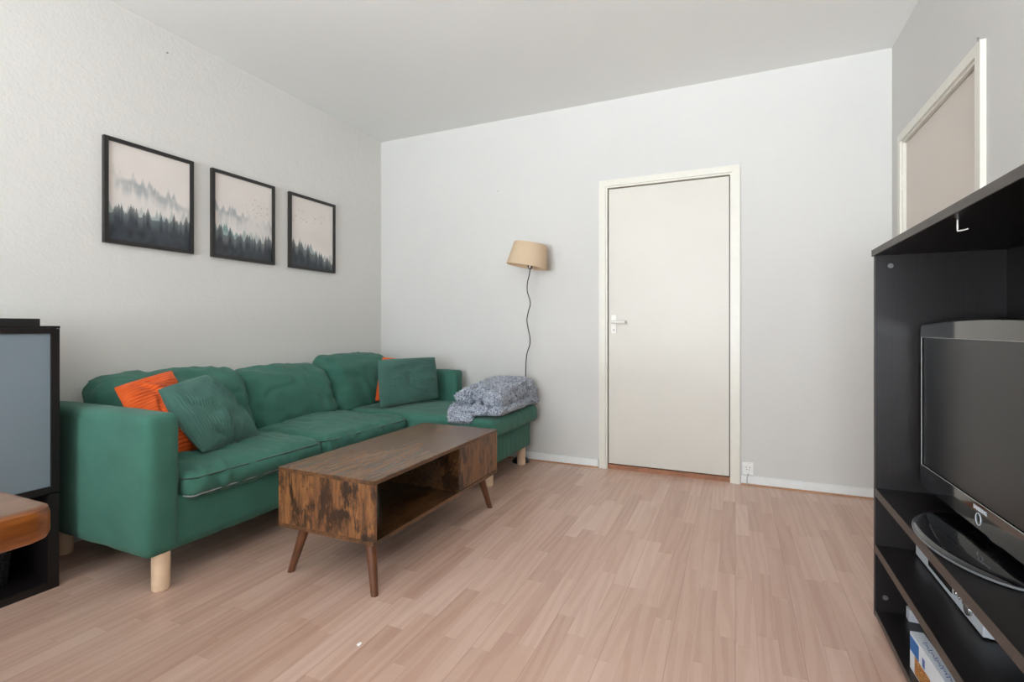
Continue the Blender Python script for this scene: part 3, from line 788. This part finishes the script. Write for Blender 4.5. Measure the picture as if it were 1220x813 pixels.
# ------------------------------------------------------------------ television (built facing -X about its centre, then turned a little)
TVC = Vector((.545, 1.585, 0))
tvt = thing('television', (TVC.x, TVC.y, .454), 'glossy black flat-screen television on an oval stand in the right-hand cabinet', 'television')
X0 = TVC.x                                # front plane of bezel
ty0_, ty1_ = 1.185, 1.985; zb, zt_ = .4945, 1.003
bm = bmesh.new()                          # bezel as a swept outline: curved top edge, rounded corners
def outline(inset, topbulge, n=24):
    y0, y1, z0, z1 = ty0_+inset, ty1_-inset, zb+inset, zt_-inset; r = .014; L = []
    for cy, cz, a0 in ((y1-r, z0+r, -90), (y1-r, z1-r, 0)):
        for k in range(5):
            a = math.radians(a0+22.5*k); L.append((cy+r*math.cos(a), cz+r*math.sin(a)))
    for k in range(1, n):
        s = k/n; y = (y1-r)+(y0-y1+2*r)*s; L.append((y, z1+topbulge*math.sin(PI*s)))
    for cy, cz, a0 in ((y0+r, z1-r, 90), (y0+r, z0+r, 180)):
        for k in range(5):
            a = math.radians(a0+22.5*k); L.append((cy+r*math.cos(a), cz+r*math.sin(a)))
    return L
for_x = ((X0+.055, .03), (X0+.02, .0), (X0+.004, 0), (X0, .004))
loops = [[bm.verts.new((x, y, z)) for y, z in outline(i, .012)] for x, i in for_x]
sy0, sy1, sz0, sz1 = 1.222, 1.970, .563, .963
inner = []
L0 = outline(.004, .012)
for (y, z) in L0: inner.append(bm.verts.new((X0+.0, min(sy1, max(sy0, y)), min(sz1, max(sz0, z)))))
m = len(L0)
for a_, b_ in zip(loops, loops[1:]):
    for k in range(m): bm.faces.new((a_[k], a_[(k+1) % m], b_[(k+1) % m], b_[k]))
for k in range(m):
    try: bm.faces.new((loops[-1][k], loops[-1][(k+1) % m], inner[(k+1) % m], inner[k]))
    except ValueError: pass
bm.faces.new(loops[0])
bmesh.ops.remove_doubles(bm, verts=bm.verts, dist=1e-5)
bezel = obj('bezel', bm, M['gloss'], tvt, smooth='auto')
obj('screen', B(X0+.003, X0+.012, sy0+.003, sy1-.003, sz0+.002, sz1-.002), M['screen'], tvt)
bm = bmesh.new()                          # thin grey line round the screen
tube(bm, [(X0-.0004, sy1, sz0), (X0-.0004, sy1, sz1), (X0-.0004, sy0, sz1), (X0-.0004, sy0, sz0)], .0011, 6, closed=True)
obj('screen_rim', bm, M['grey_plastic'], tvt)
obj('rear_housing', B(X0+.05, X0+.10, 1.28, 1.89, .55, .95), M['matt_black'], tvt, bevel=.02)
bm = bmesh.new()
tube(bm, [(X0-.001, 1.589+.0135*math.cos(2*PI*k/32), .5235+.0145*math.sin(2*PI*k/32)) for k in range(32)], .0009, 6, closed=True)
obj('power_ring', bm, M['silver'], tvt)
cu = bpy.data.curves.new('logo', 'FONT'); cu.body = 'SAMSUNG'; cu.size = .0135; cu.extrude = .0004; cu.align_x = 'CENTER'; cu.space_character = 1.15; cu.offset = .00035
to = bpy.data.objects.new('tmp', cu); C.objects.link(to)
dg = bpy.context.evaluated_depsgraph_get(); dg.update(); lm = bpy.data.meshes.new_from_object(to.evaluated_get(dg)); bpy.data.objects.remove(to)
lm.transform(Matrix(((0, 0, -1, X0-.001), (-1, 0, 0, 1.580), (0, 1, 0, .5445), (0, 0, 0, 1))))
lm.materials.clear(); lm.materials.append(M['silver']); link_mesh('maker_lettering', lm, tvt)
bm = bmesh.new(); lathe(bm, [(.995, 0), (1, .003), (1, .009), (.97, .0135), (.9, .016), (.5, .0185), (.2, .0195)], (.557, 1.585, .4542), 72, .127, .235)
stand = obj('stand_base', bm, M['gloss'], tvt, smooth='auto')
bm = bmesh.new(); tube(bm, [(.557+.1275*math.cos(2*PI*k/72), 1.585+.2355*math.sin(2*PI*k/72), 0.459) for k in range(72)], .003, 8, closed=True)
obj('stand_rim', bm, M['rim_grey'], stand, smooth=True)
bm = bmesh.new(); lathe(bm, [(1, 0), (.9, .02), (.88, .11)], (.60, 1.585, .4715), 32, .03, .09)
obj('stand_neck', bm, M['gloss'], tvt, smooth='auto')
tvt.rotation_euler = (0, 0, math.radians(1.2))

# ------------------------------------------------------------------ silver player on the middle shelf
rc = thing('disc_player', (.64, 1.765, .263), 'slim silver disc player with black display on the middle shelf under the television', 'player')
ry0, ry1, rz0, rz1, rx = 1.523, 2.0, .267, .325, .530
bm = bmesh.new(); box(bm, rx+.012, .76, ry0, ry1, rz0, rz1-.002); obj('case', bm, M['silver'], rc, bevel=.002)
bm = bmesh.new(); box(bm, rx, rx+.012, ry0, ry1, rz0+.001, rz1); fp = obj('front_panel', bm, M['silver'], rc, bevel=.004)
obj('display', B(rx-.001, rx+.001, 1.705, 1.885, rz0+.014, rz1-.008), M['gloss'], fp)
for k, y in enumerate((1.68, 1.655, 1.63)):
    bm = bmesh.new(); tube(bm, [(rx+.002, y, .296), (rx-.003, y, .296)], [.006, .005], 16); obj('button', bm, M['chrome'], fp, smooth='auto')
bm = bmesh.new(); tube(bm, [(rx+.002, 1.595, .297), (rx-.008, 1.595, .297), (rx-.009, 1.595, .297)], [.017, .016, .012], 28); obj('dial', bm, M['chrome'], fp, smooth='auto')
for y in (1.56, 1.97):
    for x in (.57, .73):
        bm = bmesh.new(); lathe(bm, [(.01, 0), (.01, .005)], (x, y, .2632), 12); obj('rubber_foot', bm, M['matt_black'], rc)

# ------------------------------------------------------------------ food box and small white box on the lowest shelf
fbx = thing('food_box', (.485, 1.62, .045), 'white and blue cardboard food box with a food photo, standing on the lowest shelf', 'box')
a0 = Vector((.446, 1.734, .0455)); ydir = Vector((.055, -.998, 0)).normalized(); xdir = Vector((-ydir.y, ydir.x, 0)); Lb, Wb, Hb = .25, .031, .101
bm = bmesh.new(); vs = box(bm, 0, Wb, 0, Lb, 0, Hb)
for v in bm.verts: v.co = a0 + xdir*v.co.x + ydir*v.co.y + Vector((0, 0, v.co.z))
cart = obj('carton', bm, M['card'], fbx)
def patch(name, l0, l1, z0, z1, mat, off=.0006):
    bm = bmesh.new(); box(bm, -off, .0002, l0, l1, z0, z1)
    for v in bm.verts: v.co = a0 + xdir*v.co.x + ydir*v.co.y + Vector((0, 0, v.co.z))
    return obj(name, bm, mat, cart)
patch('blue_panel', .002, .062, .052, .092, M['card_blue'])
patch('grey_emblem', .085, .10, .055, .078, M['ink_blue'])
cols = np.zeros((60, 30, 3))
rnd = random.Random(3)
pal = [lin((196, 120, 60)), lin((222, 176, 92)), lin((170, 52, 40)), lin((110, 70, 40)), lin((206, 150, 70)), lin((96, 112, 60))]
for i in range(60):
    for j in range(30):
        v_ = noise.noise(Vector((i*.33, j*.33, 4.2))); w_2 = noise.noise(Vector((i*.8, j*.8, 9)))
        k = int((v_*.9+.5+w_2*.3)*6) % 6; cols[i, j] = pal[k]
P0 = a0 - xdir*.0008 + ydir*.035 + Vector((0, 0, .004))
vprint('food_photo', M['food_print'], cart, P0, ydir*.10, Vector((0, 0, .047)), cols)
# flowing blue script on its top: loops of ink as in the photo, too small to read
bm = bmesh.new(); pts = []
for k in range(220):
    s = k/219; l = .05+.17*s; ph = s*2*PI*15
    w2 = Wb*.5 + Wb*.2*math.sin(ph)*(.55+.45*math.sin(s*31+1)); l2 = l + .004*math.cos(ph+s*3)
    pts.append(a0 + xdir*w2 + ydir*l2 + Vector((0, 0, Hb+.0003)))
tube(bm, pts, .0006, 5)
obj('blue_script', bm, M['ink_blue'], cart)
sb = obj('small_box', B(.512, .55, 2.0, 2.03, .0452, .082), M['card'], None, origin=(.53, 2.0, .045), bevel=.002)
props(sb, 'small white box at the far end of the lowest shelf, against the side panel', 'box')

# ------------------------------------------------------------------ socket with cord, wall marks, crumb
so = thing('wall_socket', (.073, YB, .062), 'square white wall socket right of the white door, just above the skirting', 'socket')
bm = bmesh.new(); box(bm, .042, .104, YB-.012, YB, .066, .142); pl = obj('cover_plate', bm, M['white_plastic'], so, bevel=.004)
bm = bmesh.new(); tube(bm, [(.073, YB-.0122, .104), (.073, YB-.0145, .104), (.073, YB-.0125, .104)], [.026, .024, .022], 32); obj('socket_ring', bm, M['white_plastic'], so, smooth='auto')
for x, z in ((.062, .111), (.084, .111), (.067, .099), (.08, .096)):
    bm = bmesh.new(); tube(bm, [(x, YB-.0135, z), (x, YB-.0152, z)], .0026, 10); obj('socket_hole', bm, M['gap'], pl)
bm = bmesh.new(); tube(bm, smooth_path([(.074, YB-.012, .072), (.073, YB-.017, .06), (.068, YB-.018, .04), (.069, YB-.026, .012), (.071, YB-.03, .0035)], 5), .003, 8)
cd = obj('power_cord', bm, M['grey_plastic'], None, origin=(.07, YB-.02, 0), smooth=True)
props(cd, 'short grey cord hanging from the white wall socket to the floor', 'cord')
def nail(x, y, z, d, label, r=.004):
    bm = bmesh.new(); d = Vector(d); p = Vector((x, y, z)); tube(bm, [p-d*.002, p+d*.007, p+d*.009], [r*.5, r*.5, r], 10)
    o = obj('wall_nail', bm, M['nail'], None, origin=p); props(o, label, 'nail')
nail(XL, 1.723, 2.476, (1, 0, 0), 'tiny grey nail high on the left wall above the pictures')
nail(-1.677, YB, 2.053, (0, -1, 0), 'tiny grey nail on the back wall between the lamp and the ceiling')
nail(XR-.018, 2.352, 2.035, (0, 0, 1), 'tiny dark screw on the top corner of the side door frame', .005)
bm = bmesh.new(); bmesh.ops.create_icosphere(bm, subdivisions=2, radius=.007)
for v in bm.verts: v.co = Vector((v.co.x*(1+.4*nz(v.co.x*300, v.co.y*300, 1)), v.co.y*1.3*(1+.4*nz(v.co.x*300, v.co.y*300, 5)), max(v.co.z*.5, -.003)+.003)) + Vector((-1.074, 1.243, 0))
cr = obj('paper_scrap', bm, M['crumb'], None, origin=(-1.074, 1.243, 0)); props(cr, 'tiny white scrap lying on the floor in front of the coffee table', 'scrap')

# ------------------------------------------------------------------ LIGHT: daylight through the window behind the camera, plus an added ceiling fill
W = bpy.data.worlds.new('sky'); S.world = W; W.use_nodes = True
bg = W.node_tree.nodes['Background']; bg.inputs[0].default_value = (.78, .88, 1, 1); bg.inputs[1].default_value = 3.0
def area(name, loc, rot, sx, sy, power, col, spread=180):
    l = bpy.data.lights.new(name, 'AREA'); l.shape = 'RECTANGLE'; l.size = sx; l.size_y = sy; l.energy = power; l.color = col; l.spread = math.radians(spread)
    o = bpy.data.objects.new(name, l); C.objects.link(o); o.location = loc; o.rotation_euler = rot; return o
area('window_sky', ((WX0+WX1)/2, YF-T-.03, (WZ0+WZ1)/2), (math.radians(90), 0, 0), WX1-WX0, WZ1-WZ0, 125, (.84, .94, 1.0))
# added fill lamp outside the window, tilted up to brighten the ceiling
area('ceiling_fill', ((WX0+WX1)/2, YF-T-.45, WZ0-.15), (math.radians(124), 0, math.radians(-9)), WX1-WX0, 1.2, 520, (.88, .955, 1.0), 95)

# ------------------------------------------------------------------ camera
cam = bpy.data.cameras.new('camera'); co = bpy.data.objects.new('camera', cam); C.objects.link(co)
co.location = (0, 0, CAM_H); co.rotation_euler = (math.radians(90), 0, math.radians(23.94))
cam.sensor_width = 36; cam.lens = 599/1220*36; cam.shift_x = 0; cam.shift_y = -(406.5-391)/1220
cam.clip_start = .02; S.camera = co
S.view_settings.view_transform = 'Standard'; S.view_settings.look = 'None'; S.view_settings.gamma = 1; S.view_settings.use_curve_mapping = False
S.view_settings.exposure = 0
S.cycles.use_denoising = True; S.cycles.max_bounces = 10; S.cycles.diffuse_bounces = 6
S.cycles.sample_clamp_indirect = 6
